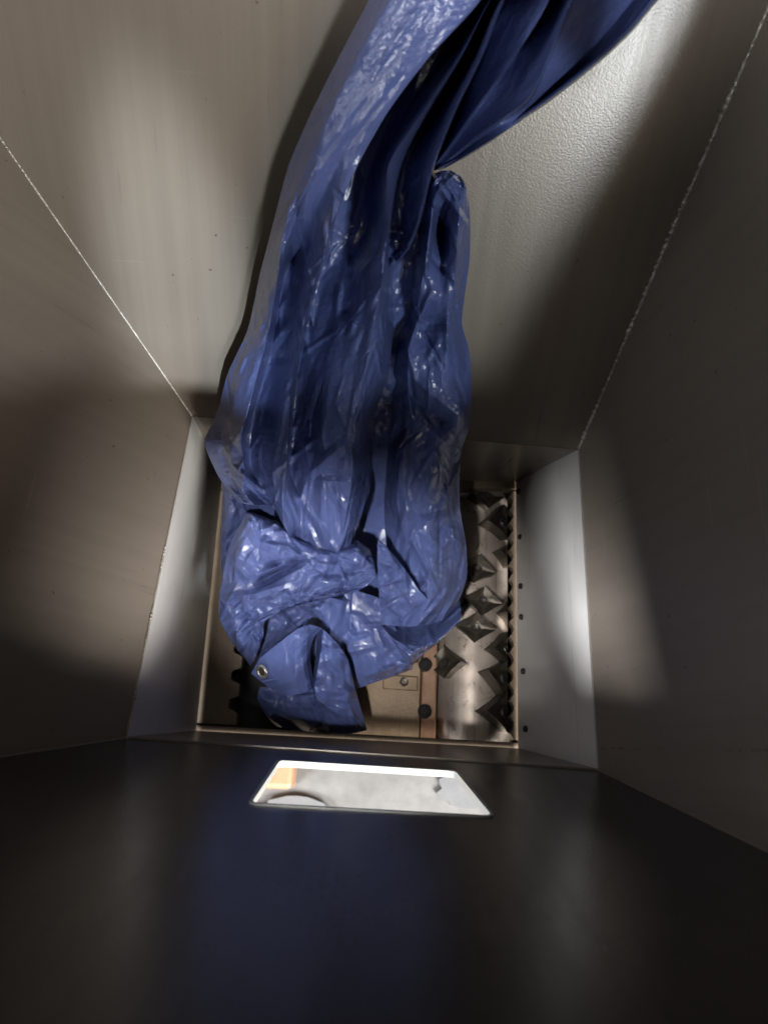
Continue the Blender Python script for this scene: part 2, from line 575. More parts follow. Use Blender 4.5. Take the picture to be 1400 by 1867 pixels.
cr = comb('counter_knife', 0.53, 0.496, -0.412, 0.43, 0.0495, 0.012, -0.045, -0.012, M_flange, True, -0.008)
tag(cr, 'sawtooth counter knife under the bolted pale plate beside the exposed rotor', 'counter knife')
cl = comb('counter_knife', -0.56, -0.425, -0.412, 0.36, 0.086, 0.028, -0.05, -0.012, M_flange, False, 0.03)
tag(cl, 'notched tan counter knife along the left of the opening beneath the tarp', 'counter knife')

# ------------------------------------------------------------------ cutter chamber
ch = empty('cutting_chamber', U(0, 0, -0.55))
tag(ch, kind='structure')
for (n_, x0, x1, y0, y1, z0, z1) in (('chamber_floor', -.62, .62, -.480, .56, -.56, -.54), ('chamber_wall', -.62, -.60, -.480, .56, -.54, -.055), ('chamber_wall', .60, .62, -.480, .56, -.54, -.055),
                                     ('chamber_wall', -.60, .60, -.480, -.462, -.54, -.055), ('chamber_wall', -.60, .60, .54, .56, -.54, -.055)):
    bm = bmesh.new()
    bm_box(bm, x0 * S, x1 * S, y0 * S, y1 * S, (z0 + .55) * S, (z1 + .55) * S)
    link(n_, mesh_from(n_, bm), M_dark, ch)

ROT_R = 0.135
ROT_Z = -0.20
me_kbolt = bolt_mesh(0.0100, 0.004)
me_kbolt.materials.append(M_bolt)


def knife_mesh():
    """square knife block set point-forward on a holder, concave faces; z is outward from the rotor"""
    bm = bmesh.new()
    a, b, h = 0.075 * S, 0.056 * S, 0.040 * S
    top = [(a, 0, h * 0.86), (a * 0.42, b * 0.55, h * 0.98), (0, b, h * 0.86), (-a * 0.42, b * 0.55, h * 0.98), (-a, 0, h * 0.86), (-a * 0.42, -b * 0.55, h * 0.98), (0, -b, h * 0.86), (a * 0.42, -b * 0.55, h * 0.98)]
    mid = [(x * 0.5, y * 0.5, h * 0.62) for x, y, z in top]
    bot = [(x * 0.86, y * 0.86, -h * 0.9) for x, y, z in top]
    T = [bm.verts.new(p) for p in top]
    Mv = [bm.verts.new(p) for p in mid]
    Bv = [bm.verts.new(p) for p in bot]
    c = bm.verts.new((0, 0, h * 0.5))
    for k in range(8):
        j = (k + 1) % 8
        bm.faces.new((T[k], T[j], Mv[j], Mv[k]))
        bm.faces.new((Mv[k], Mv[j], c))
        bm.faces.new((T[j], T[k], Bv[k], Bv[j]))
    bm.faces.new(Bv[::-1])
    return mesh_from('knife', bm)


me_knife = knife_mesh()
me_knife.materials.append(M_knife)
me_knife_shaded = me_knife.copy()
me_knife_shaded.materials.clear()
me_knife_shaded.materials.append(M_black)


def rotor(cx, knives, label, mat=M_rotor, z=ROT_Z):
    root = empty('shredder_rotor', U(cx, 0, z))
    tag(root, label, 'rotor', 'rotors across the bottom of the throat')
    bm = bmesh.new()
    n, m = 40, 46
    rr = random.Random(int(cx * 100) + 50)
    rings = []
    y0, y1 = -0.445, 0.44
    for j in range(m + 1):
        y = y0 + (y1 - y0) * j / m
        g = 1.0 + rr.uniform(-0.004, 0.004)
        rings.append([bm.verts.new((ROT_R * g * math.sin(2 * math.pi * k / n) * S, y * S, ROT_R * g * math.cos(2 * math.pi * k / n) * S)) for k in range(n)])
    for a, b in zip(rings, rings[1:]):
        for k in range(n):
            bm.faces.new((a[k], a[(k + 1) % n], b[(k + 1) % n], b[k]))
    bm.faces.new(rings[0]); bm.faces.new(rings[-1][::-1])
    link('drum', mesh_from('drum', bm), mat, root, True)
    for (y, th, sc) in knives:
        y += rr.uniform(-.006, .006)
        sc *= rr.uniform(.92, 1.08)
        k = link('knife', me_knife if mat is M_rotor else me_knife_shaded, None, root)
        nrm = Vector((math.sin(th), 0, math.cos(th)))
        tx = Vector((math.cos(th), 0, -math.sin(th)))
        ty = Vector((0, 1, 0))
        mt = Matrix((tx, ty, nrm)).transposed().to_4x4()
        k.matrix_local = Matrix.Translation(nrm * ROT_R * S * 1.03 + Vector((0, y * S, 0))) @ mt @ Matrix.Rotation(rr.uniform(-.22, .22), 4, 'Z') @ Matrix.Scale(sc, 4)
        b = link('bolt', me_kbolt, None, k)
        b.matrix_local = Matrix.Translation((0, 0, 0.0225 * S))


RX = 0.385
kn = []
for (px, py) in ((868, 1042), (878, 1098), (866, 1147), (818, 1208), (885, 906)):
    p = on_z(px, py, ROT_Z + ROT_R + 0.01)
    th = math.asin(max(-0.95, min(0.95, (p[0] - RX) / (ROT_R * 1.1))))
    kn.append((p[1], th, 0.92))
for (px, py, sc) in ((908, 965, 1.1), (922, 1020, .9), (915, 1185, 1.0), (897, 1240, 1.2), (876, 1297, 1.3), (930, 1120, .8)):
    p = on_z(px, py, ROT_Z + ROT_R * 0.6)
    th = math.asin(max(-0.9, min(0.92, (p[0] - RX) / (ROT_R * 1.12))))
    kn.append((p[1], max(th, 0.55), sc))
for k in range(14):
    kn.append((-0.4 + k * 0.062, 2.2 + (k % 5) * 0.5, 1.0))
rotor(RX, kn, 'steel rotor with pointed knives exposed at the right beside the bolted plate')
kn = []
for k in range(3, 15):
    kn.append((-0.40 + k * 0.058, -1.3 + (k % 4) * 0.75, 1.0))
rotor(-0.30, kn, 'rotor coloured black for the shade under the heap of tarp at the left', M_black, -0.36)  # drum and knives are coloured black to carry the shade

# centre bed between the rotors
bed = empty('cutter_bed', U(0.02, 0, -0.5))
tag(bed, 'tan steel bed block with a bolted bar beside the exposed rotor', 'bed block')
BZ = -0.09


def bed_box(name, x0, x1, y0, y1, z0, z1, mat, parent=bed, bev=0.003):
    bm = bmesh.new()
    bm_box(bm, (x0 - .02) * S, (x1 - .02) * S, y0 * S, y1 * S, (z0 + .5) * S, (z1 + .5) * S, bev)
    return link(name, mesh_from(name, bm), mat, parent)


def X(px, py, z=BZ):
    return on_z(px, py, z)


bx1 = X(766, 1280)[0]
bx2 = X(796, 1280)[0]
bed_box('block', -0.12, bx1, -0.44, 0.44, -0.5, BZ, M_bed)
rail = bed_box('side_rail', bx1 + 0.003, bx2, -0.44, 0.44, -0.5, BZ - 0.004, M_rust)
p0 = X(697, 1256)
p1 = X(761, 1234)
ins = bed_box('insert_bar', p0[0], p1[0], p0[1], p1[1], BZ - 0.02, BZ + 0.012, M_bed, bed, 0.002)
pb = X(736, 1244)
o = link('bolt', me_kbolt, None, ins)
o.location = ((pb[0] - .02) * S, pb[1] * S, (BZ + 0.012 + .5) * S)
o.scale = (0.8, 0.8, 0.8)


def socket_mesh(r, d):
    """rim ring with a dark cup"""
    bm = bmesh.new()
    n = 20
    prof = [(r * 1.1, -0.004), (r * 1.1, 0.003), (r, 0.0042), (r * 0.7, 0.0044), (r * 0.62, 0.002), (0, 0.002)]
    rings = []
    for rr, z in prof:
        rings.append([bm.verts.new((rr * math.cos(2 * math.pi * k / n), rr * math.sin(2 * math.pi * k / n), z)) for k in range(n)] if rr else [bm.verts.new((0, 0, z))])
    for a, b in zip(rings, rings[1:]):
        for k in range(n):
            if len(b) == 1:
                bm.faces.new((a[k], a[(k + 1) % n], b[0]))
            else:
                bm.faces.new((a[k], a[(k + 1) % n], b[(k + 1) % n], b[k]))
    return mesh_from('bolt_head', bm)


me_sock = socket_mesh(0.0115, 0.001)
me_sock.materials.append(M_black)
for (px, py) in ((775, 1212), (774, 1297)):
    p = X(px, py)
    o = link('bolt_head', me_sock, None, rail)
    o.location = ((p[0] - .02) * S, p[1] * S, (BZ - 0.003 + .5) * S)

# ------------------------------------------------------------------ what shows through the slot
bm = bmesh.new()
bm_box(bm, -3.0, 3.0, -3.0, 2.0, -1.24 * S, -1.2 * S)
tag(link('floor', mesh_from('floor', bm), M_floor), kind='structure')
bm = bmesh.new()
pa = on_z(480, 1395, -1.0); pc = on_z(532, 1440, -1.0)
bm_box(bm, (pa[0] - .12) * S, pc[0] * S, (pc[1]) * S, (pa[1] + .08) * S, -1.2 * S, -1.0 * S, 0.012)
tag(link('orange_block', mesh_from('orange_block', bm), M_orange), 'pale orange block on the bright floor seen through the slot', 'block')
bm = bmesh.new()
pm = on_z(540, 1475, -1.17)
n = 24
prism(bm, [((pm[0] + .17 * math.cos(2 * math.pi * k / n) * (1 + .1 * math.sin(3 * k))) * S, (pm[1] - 0.03 + .085 * math.sin(2 * math.pi * k / n)) * S) for k in range(n)], -1.2 * S, -1.17 * S)
tag(link('rubber_mat', mesh_from('rubber_mat', bm), M_grey), 'grey rounded mat on the floor at the lower left of the slot', 'mat')
bm = bmesh.new()
pm = on_z(850, 1440, -1.17)
prism(bm, [((pm[0] + .13 * math.cos(2 * math.pi * k / n) * (1 + .15 * math.sin(2 * k))) * S, (pm[1] + .08 * math.sin(2 * math.pi * k / n)) * S) for k in range(n)], -1.2 * S, -1.175 * S)
tag(link('rubber_mat', mesh_from('rubber_mat', bm), M_grey), 'thin grey mat on the floor at the right end of the slot', 'mat')

# ------------------------------------------------------------------ tarpaulin
nrs = np.random.RandomState(11)
BASE_Y = [-400, -200, 0, 200, 400, 600, 750, 850, 950, 1050, 1150, 1250, 1340]
BASE_T = [0.93, 1.01, 1.11, 1.23, 1.36, 1.50, 1.62, 1.71, 1.79, 1.85, 1.88, 1.91, 1.93]


def base_t(py):
    return np.interp(py, BASE_Y, BASE_T)


def catmull(P, n):
    """resample control array P (k, ...) along axis 0 to n samples"""
    k = P.shape[0]
    t = np.linspace(0, k - 1, n)
    i = np.minimum(t.astype(int), k - 2)
    f = (t - i).reshape((-1,) + (1,) * (P.ndim - 1))
    p0 = P[np.maximum(i - 1, 0)]; p1 = P[i]; p2 = P[i + 1]; p3 = P[np.minimum(i + 2, k - 1)]
    # slightly tightened tangents keep the folds crisp
    m1 = 0.38 * (p2 - p0); m2 = 0.38 * (p3 - p1)
    f2, f3 = f * f, f * f * f
    return (2 * f3 - 3 * f2 + 1) * p1 + (f3 - 2 * f2 + f) * m1 + (-2 * f3 + 3 * f2) * p2 + (f3 - f2) * m2


def seg_dist(x, y, a, b):
    ax, ay = a; bx, by = b
    dx, dy = bx - ax, by - ay
    t = np.clip(((x - ax) * dx + (y - ay) * dy) / (dx * dx + dy * dy + 1e-9), 0, 1)
    return np.hypot(x - ax - t * dx, y - ay - t * dy), t


def facets(p, q, seed):
    """continuous piecewise-flat field: random values on a triangular lattice, joined by straight lines"""
    rs = np.random.RandomState(seed)
    tab = rs.uniform(-1, 1, (128, 128))
    f = (p + q) * 0.36602540378
    i = np.floor(p + f).astype(int); j = np.floor(q + f).astype(int)
    # skewed coordinates inside the cell
    a = p + f - i; b = q + f - j
    v00 = tab[i % 128, j % 128]; v11 = tab[(i + 1) % 128, (j + 1) % 128]
    v10 = tab[(i + 1) % 128, j % 128]; v01 = tab[i % 128, (j + 1) % 128]
    lo = v00 + (v10 - v00) * a + (v11 - v10) * b
    hi = v00 + (v01 - v00) * b + (v11 - v01) * a
    return np.where(a > b, lo, hi)


def smooth_noise(p, q, seed):
    rs = np.random.RandomState(seed)
    o = 0
    for k in range(5):
        an = rs.uniform(0, 6.28); fr = rs.uniform(0.6, 1.7)
        o = o + np.sin((p * math.cos(an) + q * math.sin(an)) * fr + rs.uniform(0, 6.28))
    return o / 3.0


def crumple(Q, h, seed, amount, stretch):
    """folded-plastic relief along the surface normal; fades out at the sheet's borders so outlines stay clean"""
    n, m = Q.shape[:2]
    # arc-length coordinates on the sheet, in photograph pixels
    u = np.concatenate([np.zeros((n, 1)), np.cumsum(np.linalg.norm(np.diff(h, axis=1), axis=2), axis=1)], 1)
    v = np.concatenate([np.zeros((1, m)), np.cumsum(np.linalg.norm(np.diff(h, axis=0), axis=2), axis=0)], 0)
    u = u - u.mean(1, keepdims=True)
    v = np.broadcast_to(v.mean(1, keepdims=True), v.shape)
    # relief is laid on along one outward direction per point, so deep pleats are never torn open
    nr = CAM * S - Q
    nr /= np.linalg.norm(nr, axis=-1, keepdims=True)
    nr = 0.75 * nr + 0.25 * nr.reshape(-1, 3).mean(0)
    f = 0
    for k, (cell, amp) in enumerate(((56, .0180), (30, .0100), (14, .0034), (40, .0085 if stretch > 1.5 else 0.0), (7.5, .0011))):
        wx = smooth_noise(u / cell * 0.8, v / cell * 0.8 / stretch, seed + 11 * k) * 0.3
        wy = smooth_noise(u / cell * 0.8, v / cell * 0.8 / stretch, seed + 11 * k + 5) * 0.35
        st = (stretch, stretch * 0.8, 1 + (stretch - 1) * 0.5, stretch * 2.2, 1.0)[k]
        ang = 0.25 * math.sin(seed + k)
        p = (u * math.cos(ang) - v / st * math.sin(ang)) / cell + wx
        q = (u * math.sin(ang) + v / st * math.cos(ang)) / cell + wy
        env = 0.55 + 0.45 * smooth_noise(u / 70.0, v / 90.0, seed + 3 + k)       # calmer and busier areas
        f = f + amp * facets(p + 40, q + 40, seed * 3 + k) * np.clip(env, 0.1, 1.4)
    e = np.minimum(np.linspace(0, 1, m), np.linspace(1, 0, m)) * np.ptp(u, axis=1).mean()
    fade = np.clip(e / 14.0, 0.12, 1)[None, :]
    amt = np.interp(h[..., 1], amount[0], amount[1]) if isinstance(amount, tuple) else amount
    return Q + nr * (f * fade * amt)[..., None]


verts_all, faces_all = [], []
patch_pts = {}


def sample(G, nv, nu):
    """control grid to fine grid: smooth along the fall, half-straight across it so that pleats keep an edge"""
    H = catmull(G, nv)
    Ht = H.transpose(1, 0, 2)
    sm = catmull(Ht, nu)
    k = Ht.shape[0]
    t = np.linspace(0, k - 1, nu)
    i = np.minimum(t.astype(int), k - 2)
    fr = (t - i)[:, None, None]
    li = Ht[i] * (1 - fr) + Ht[i + 1] * fr
    return (sm * 0.3 + li * 0.7).transpose(1, 0, 2)


def patch(name, rows, step=1.9, creases=(), lift=0.0, seed=1, crk=1.0, stretch=1.0, ncr=0.9, cr_from=-9999, **_):
    G = np.array(rows, float)                       # rows, cols, (px,py,e)
    ln = np.linalg.norm(np.diff(G[:, :, :2], axis=0), axis=2).sum(0).max()
    wd = np.linalg.norm(np.diff(G[:, :, :2], axis=1), axis=2).sum(1).max()
    nv, nu = max(14, int(ln / step)), max(14, int(wd / step))
    H = sample(G, nv, nu)
    x, y, e = H[..., 0], H[..., 1], H[..., 2] + lift
    for (pts, amp, wid) in creases:
        best = np.zeros_like(x)
        for a, b in zip(pts, pts[1:]):
            d, t = seg_dist(x, y, a, b)
            ends = np.minimum(t if a is pts[0] else 1, 1 - t if b is pts[-1] else 1)
            best = np.maximum(best, np.maximum(0, 1 - d / wid) * np.clip(ends * 2.5, 0, 1))
        e = e + amp * best
    if ncr:
        rs = np.random.RandomState(seed + 400)
        area = ln * wd
        for _c in range(int(area / 1000.0 * ncr)):
            i, j = rs.randint(2, nv - 2), rs.randint(2, nu - 2)
            if y[i, j] < cr_from:
                continue
            ang = math.atan2(y[i + 1, j] - y[i - 1, j], x[i + 1, j] - x[i - 1, j]) + rs.randn() * (0.35 if stretch > 1.5 else 1.2)
            L = rs.uniform(14, 48) * (1.7 if stretch > 1.5 else 1.0)
            w = rs.uniform(3.5, 9.0)
            amp = w * rs.uniform(0.0008, 0.0026) * (1 if rs.rand() < 0.65 else -1)
            d, tt = seg_dist(x, y, (x[i, j] - math.cos(ang) * L, y[i, j] - math.sin(ang) * L), (x[i, j] + math.cos(ang) * L, y[i, j] + math.sin(ang) * L))
            e = e + amp * np.maximum(0, 1 - d / w) * np.minimum(1, 3 * np.minimum(tt, 1 - tt))
    t = base_t(y) - e
    r = np.stack([(x - 700) / FPX, -(y - 933.5) / FPX, -np.ones_like(x)], -1)
    # keep the sheet in front of the sloping back wall
    w = r @ ROT.T
    tw = (0.369 + SB * (CAM[2] - KZ) - CAM[1]) / (w[..., 1] - SB * w[..., 2])
    lim = tw - 0.035
    t = np.where((y < 745) & (t > lim - 0.03), lim - 0.03 * np.exp(-np.maximum(t - lim + 0.03, 0) / 0.03), t)
    Q = (CAM + (r @ ROT.T) * t[..., None]) * S
    Q = crumple(Q, H[..., :2], seed, crk, stretch)
    # soften each crease by about a millimetre
    Q[1:-1, 1:-1] = Q[1:-1, 1:-1] * 0.72 + 0.07 * (Q[:-2, 1:-1] + Q[2:, 1:-1] + Q[1:-1, :-2] + Q[1:-1, 2:])
    n, m = Q.shape[:2]
    off = len(verts_all)
    verts_all.extend(map(tuple, Q.reshape(-1, 3)))
    idx = np.arange(n * m).reshape(n, m) + off
    f = np.stack([idx[:-1, :-1], idx[:-1, 1:], idx[1:, 1:], idx[1:, :-1]], -1).reshape(-1, 4)
    faces_all.extend(map(tuple, f.tolist()))
    patch_pts[name] = (H, Q)


def row(py, xs, es):
    return [(x, py, e) for x, e in zip(xs, es)]


# main hanging sheet, ten lines from its left edge to the narrow right-hand pleat
E0 = [-.05, .02, .05, .06, -.20, -.15, .03, -.15, .05, -.14]
main = [
    row(-320, [830, 880, 950, 1060, 1052, 1080, 1095, 1110, 1115, 1125], E0),
    row(-150, [755, 800, 860, 962, 952, 975, 990, 1000, 1005, 1012], E0),
    row(0, [673, 712, 772, 876, 862, 880, 893, 900, 915, 922], E0),
    row(100, [620, 655, 705, 786, 776, 812, 840, 850, 876, 882], E0),
    row(200, [570, 605, 650, 710, 704, 742, 774, 792, 828, 834], E0),
    row(300, [527, 560, 600, 653, 648, 686, 709, 738, 790, 794], E0),
    row(400, [500, 525, 560, 609, 612, 664, 709, 716, 762, 770], [-0.05, 0.041, 0.027, 0.108, -0.23, -0.176, 0.068, -0.243, 0.041, -0.15]),
    row(450, [487, 512, 548, 594, 604, 655, 703, 712, 744, 752], [-0.05, 0.054, -0.027, 0.108, -0.203, -0.121, 0.081, -0.23, -0.014, -0.17]),
    row(500, [474, 508, 520, 578, 585, 642, 698, 708, 716, 720], [-0.05, 0.068, -0.054, 0.108, -0.162, -0.054, 0.095, -0.027, -0.121, -0.2]),
    row(600, [452, 490, 502, 552, 560, 622, 680, 703, 716, 719], [-0.05, 0.068, -0.054, 0.081, -0.121, 0.0, 0.101, 0.027, -0.081, -0.2]),
    row(680, [416, 470, 482, 535, 543, 605, 664, 690, 706, 710], [-0.05, 0.068, -0.041, 0.068, -0.108, 0.027, 0.108, 0.027, -0.081, -0.2]),
    row(750, [397, 452, 464, 528, 536, 592, 652, 674, 684, 687], [-0.09, 0.081, -0.041, 0.095, -0.108, 0.027, 0.095, 0.0, -0.108, -0.2]),
    row(805, [374, 440, 456, 525, 534, 588, 644, 666, 677, 680], [-0.05, 0.095, -0.041, 0.121, -0.095, 0.041, 0.081, 0.0, -0.108, -0.2]),
    row(860, [394, 446, 460, 522, 530, 588, 642, 660, 671, 674], [-0.05, 0.095, -0.068, 0.135, -0.068, 0.041, 0.081, -0.041, -0.108, -0.2]),
    [(414, 892, -.05), (442, 895, .06), (484, 898, -.05), (514, 905, .09), (548, 915, -.04), (585, 915, .04), (636, 910, .04), (655, 905, -.03), (668, 900, -.09), (674, 895, -.16)],
    [(438, 918, .0), (464, 920, .06), (496, 922, -.01), (520, 962, .05), (548, 1005, -.03), (580, 1014, -.03), (615, 1014, -.03), (640, 992, -.06), (655, 955, -.12), (664, 920, -.2)],
]
patch('main', main, cr_from=330, stretch=4.2, ncr=0.42, crk=([0, 220, 330, 480, 700], [.42, .5, .85, 1.1, 1.25]), seed=3, creases=[
    ([(545, 345), (535, 450), (528, 560)], -.03, 16),
    ([(526, 585), (483, 648)], .035, 14),
    ([(483, 650), (533, 655)], -.025, 16),
    ([(600, 560), (655, 575)], -.03, 20),
    ([(548, 770), (565, 862), (640, 800)], .02, 14),
    ([(565, 862), (660, 870)], -.02, 12),
    ([(565, 862), (535, 940)], .02, 12),
    ([(590, 870), (640, 945)], .02, 12),
    ([(400, 770), (455, 850), (500, 900)], -.03, 22),
])
# dark sheet spreading to the upper right, gathered at the pleat
FE = [-.14, -.05, .01, -.11, -.01, -.07, -.13]
fan = [[(x, y, e) for (x, y), e in zip(r, FE)] for r in (
    [(1010, -320), (1060, -320), (1110, -320), (1120, -320), (1205, -320), (1220, -320), (1400, -320)],
    [(960, -150), (1000, -150), (1050, -150), (1058, -150), (1115, -150), (1128, -150), (1295, -150)],
    [(896, 0), (945, 0), (1000, 0), (1004, 0), (1042, 0), (1050, 0), (1192, 0)],
    [(862, 95), (900, 98), (940, 98), (944, 98), (998, 105), (1004, 105), (1104, 98)],
    [(822, 190), (850, 198), (872, 190), (876, 192), (962, 180), (966, 184), (992, 190)])]
fan += [
    [(800, 262, -.13), (812, 262, -.08), (825, 258, -.02), (832, 258, -.08), (872, 246, -.02), (882, 248, -.05), (897, 254, -.01)],
    [(770, 322, -.14), (776, 318, -.12), (782, 314, -.09), (788, 312, -.1), (795, 310, -.09), (802, 309, -.09), (812, 306, -.07)],
]
patch('fan', fan, ncr=0, stretch=4.2, crk=0.4, seed=5, lift=-0.02)
# rolled hem along the lower edge of the dark sheet
hem_line = [(1420, -230), (1300, -120), (1194, -2), (1150, 52), (1103, 98), (1045, 146), (990, 188), (935, 225), (893, 255), (845, 285), (800, 308)]
roll = []
for q, (hx_, hy_) in enumerate(hem_line):
    (xa, ya), (xb, yb) = hem_line[max(q - 1, 0)], hem_line[min(q + 1, len(hem_line) - 1)]
    ln_ = math.hypot(xb - xa, yb - ya)
    ox, oy = (yb - ya) / ln_, -(xb - xa) / ln_
    wd_ = 11 - 0.5 * q
    roll.append([(hx_ - ox * wd_, hy_ - oy * wd_, -.15), (hx_ - ox * wd_ * .55, hy_ - oy * wd_ * .55, -.085), (hx_, hy_, -.075), (hx_ + ox * wd_ * .5, hy_ + oy * wd_ * .5, -.10), (hx_ + ox * wd_ * .6, hy_ + oy * wd_ * .6, -.16)])
patch('roll', roll, ncr=0, seed=33, stretch=3.0, crk=0.25)
# unseen extra sheet above the picture, added to shade the fan's folds
shade_sheet = [[(x, y, base_t(y) - t) for x, y, t in r] for r in (
    [(960, -45, .97), (1120, -60, .90), (1300, -60, .82), (1520, -25, .74), (1850, 10, .64), (2200, 0, .55)],
    [(980, -120, .95), (1150, -140, .87), (1330, -160, .80), (1550, -180, .71), (1860, -240, .62), (2250, -260, .52)],
    [(1000, -230, .90), (1180, -250, .82), (1380, -280, .74), (1620, -320, .65), (1950, -400, .56), (2350, -440, .47)],
    [(1020, -380, .85), (1220, -400, .76), (1430, -440, .68), (1700, -480, .60), (2050, -600, .50), (2500, -640, .43)])]
patch('shade_sheet', shade_sheet, ncr=0, seed=31, stretch=2.0, crk=1.2, step=4)
# right lobe
EL = [-.10, .0, .05, .02, -.08]
lobe = [
    row(310, [806, 809, 813, 817, 820], [-.06, -.05, -.045, -.05, -.06]),
    row(322, [784, 796, 814, 830, 840], [-.08, -.02, .0, -.01, -.05]),
    row(345, [770, 790, 815, 838, 851], [-.1, -.0, .03, .0, -.035]),
    row(400, [762, 785, 806, 836, 857], [-.1, .0, -.05, .04, -.035]),
    row(470, [750, 776, 806, 832, 856], [-.14, .02, -.05, .04, -.035]),
    row(540, [740, 764, 800, 826, 847], [-.14, .0, .03, .03, -.035]),
    row(590, [733, 758, 795, 820, 842], [-.14, -.02, .0, .01, -.035]),
    row(640, [720, 745, 800, 832, 855], [-.12, .02, .05, .02, -.035]),
    row(720, [715, 745, 805, 838, 860], [-.1, .02, .06, .03, -.035]),
    row(780, [710, 755, 800, 832, 854], [-.08, -.01, .02, .02, -.035]),
    row(830, [706, 732, 792, 820, 840], [-.12, .0, .04, .02, -.035]),
    row(920, [700, 724, 782, 815, 838], [-.12, .02, .05, .02, -.035]),
    row(990, [704, 742, 785, 822, 849], [-.08, .02, .06, .02, -.035]),
    row(1050, [712, 748, 785, 820, 851], [-.06, .02, .06, .04, -.06]),
    [(705, 1100, -.02), (740, 1105, .03), (772, 1105, .06), (805, 1105, .05), (836, 1095, -.04)],
    [(697, 1138, 0), (724, 1142, .02), (752, 1142, .04), (782, 1140, .04), (806, 1132, .0)],
]
patch('lobe', lobe, stretch=1.9, crk=1.25, ncr=0.6, seed=7, lift=-0.02, creases=[
    ([(715, 690), (770, 740), (835, 790)], -.05, 26),
    ([(800, 375), (806, 470)], -.04, 14),
    ([(745, 590), (840, 590)], -.02, 16),
    ([(760, 940), (830, 925)], .02, 14),
    ([(735, 860), (745, 980)], .02, 12),
])
# lapel turned over at the lobe's left
lapel = [
    [(688, 985, .03), (692, 987, .03), (698, 990, .03), (704, 995, .02)],
    [(688, 1025, .03), (703, 1022, .045), (718, 1025, .05), (736, 1035, .04)],
    [(690, 1065, .02), (712, 1060, .045), (738, 1065, .06), (764, 1076, .06)],
    [(692, 1105, .01), (712, 1102, .04), (740, 1098, .055), (776, 1092, .06)],
    [(696, 1140, .0), (712, 1135, .02), (728, 1128, .03), (746, 1120, .04)],
]
patch('lapel', lapel, seed=9, lift=0.02, crk=1.0)
# lower lip of the open mouth
lip = [
    [(694, 1110, -.18), (720, 1128, -.2), (752, 1132, -.2), (792, 1125, -.2), (838, 1095, -.18)],
    [(696, 1142, -.03), (722, 1166, -.02), (750, 1180, -.03), (795, 1168, -.05), (839, 1128, -.07)],
    [(712, 1162, -.03), (732, 1184, -.01), (752, 1192, -.01), (782, 1182, -.05), (812, 1160, -.08)],
    [(738, 1205, -.05), (743, 1210, -.04), (748, 1213, -.03), (756, 1208, -.06), (768, 1196, -.09)],
]
patch('lip', lip, seed=12, lift=0.02, crk=0.5)
# bright pillow at the lower left
pillow = [
    [(448, 930, -.13), (476, 938, -.12), (506, 950, -.12), (545, 980, -.10), (600, 994, -.10), (648, 984, -.12), (674, 1002, -.14)],
    [(449, 937, .0), (476, 945, .02), (508, 958, .02), (548, 992, .03), (604, 1008, .03), (652, 1000, .02), (678, 1016, -.02)],
    [(426, 980, .0), (462, 984, .04), (505, 994, .04), (550, 1014, .05), (605, 1024, .05), (652, 1020, .03), (682, 1028, .0)],
    [(410, 1032, .0), (450, 1030, .05), (500, 1032, .05), (552, 1034, .07), (605, 1046, .06), (650, 1048, .05), (684, 1042, .02)],
    [(401, 1084, .0), (440, 1078, .045), (480, 1078, .065), (530, 1072, .08), (590, 1072, .07), (640, 1070, .06), (681, 1056, .03)],
    [(401, 1128, .0), (428, 1122, .04), (458, 1114, .05), (490, 1110, .07), (540, 1098, .07), (595, 1086, .06), (644, 1080, .05)],
    [(424, 1172, -.02), (438, 1166, .02), (452, 1158, .03), (466, 1148, .05), (478, 1138, .05), (487, 1126, .06), (496, 1116, .06)],
    [(456, 1213, -.04), (459, 1210, -.03), (463, 1205, -.02), (467, 1196, .0), (471, 1186, .01), (475, 1176, .02), (480, 1162, .03)],
]
patch('pillow', pillow, seed=14, lift=0.0, crk=1.35, creases=[
    ([(560, 1016), (512, 1042), (462, 1068)], -.055, 12),
    ([(548, 1024), (600, 1060)], .018, 12),
    ([(402, 1092), (470, 1082), (530, 1060)], .022, 10),
    ([(450, 938), (470, 985), (510, 1000)], .02, 14),
    ([(445, 1074), (446, 1124)], .015, 7),
    ([(425, 1134), (490, 1112)], -.025, 11),
    ([(555, 1030), (600, 1048), (678, 1040)], -.018, 16),
])
# folds below the pillow
under = [
    [(478, 1108, -.14), (520, 1086, -.14), (560, 1070, -.14), (600, 1062, -.14), (640, 1072, -.16)],
    [(484, 1126, -.02), (520, 1114, .0), (560, 1094, .0), (600, 1090, .0), (637, 1096, -.02)],
    [(482, 1150, .0), (520, 1142, .02), (560, 1122, .0), (600, 1128, .035), (640, 1132, -.02)],
    [(470, 1180, -.03), (510, 1168, -.02), (560, 1158, -.02), (605, 1176, .02), (640, 1185, -.02)],
    [(470, 1215, -.1), (510, 1205, -.1), (560, 1200, -.08), (605, 1225, -.02), (642, 1235, -.04)],
]
patch('under', under, seed=16, lift=-0.04, crk=1.3, creases=[([(562, 1080), (540, 1140)], -.03, 18), ([(604, 1086), (570, 1124)], .02, 14)])
flap = [
    [(458, 1228, .02), (474, 1200, .04), (514, 1168, .07), (543, 1146, .075), (566, 1139, .06), (588, 1146, .03)],
    [(464, 1233, .025), (484, 1216, .045), (520, 1190, .065), (546, 1166, .06), (562, 1156, .04), (574, 1160, -.02)],
    [(474, 1241, .02), (496, 1230, .045), (528, 1212, .06), (549, 1192, .045), (559, 1182, .02), (566, 1184, -.04)],
    [(487, 1251, .015), (508, 1247, .035), (538, 1238, .05), (555, 1224, .03), (561, 1216, .01), (568, 1216, -.04)],
    [(508, 1267, .0), (526, 1269, .015), (548, 1265, .03), (562, 1260, .02), (569, 1256, .0), (574, 1256, -.03)],
]
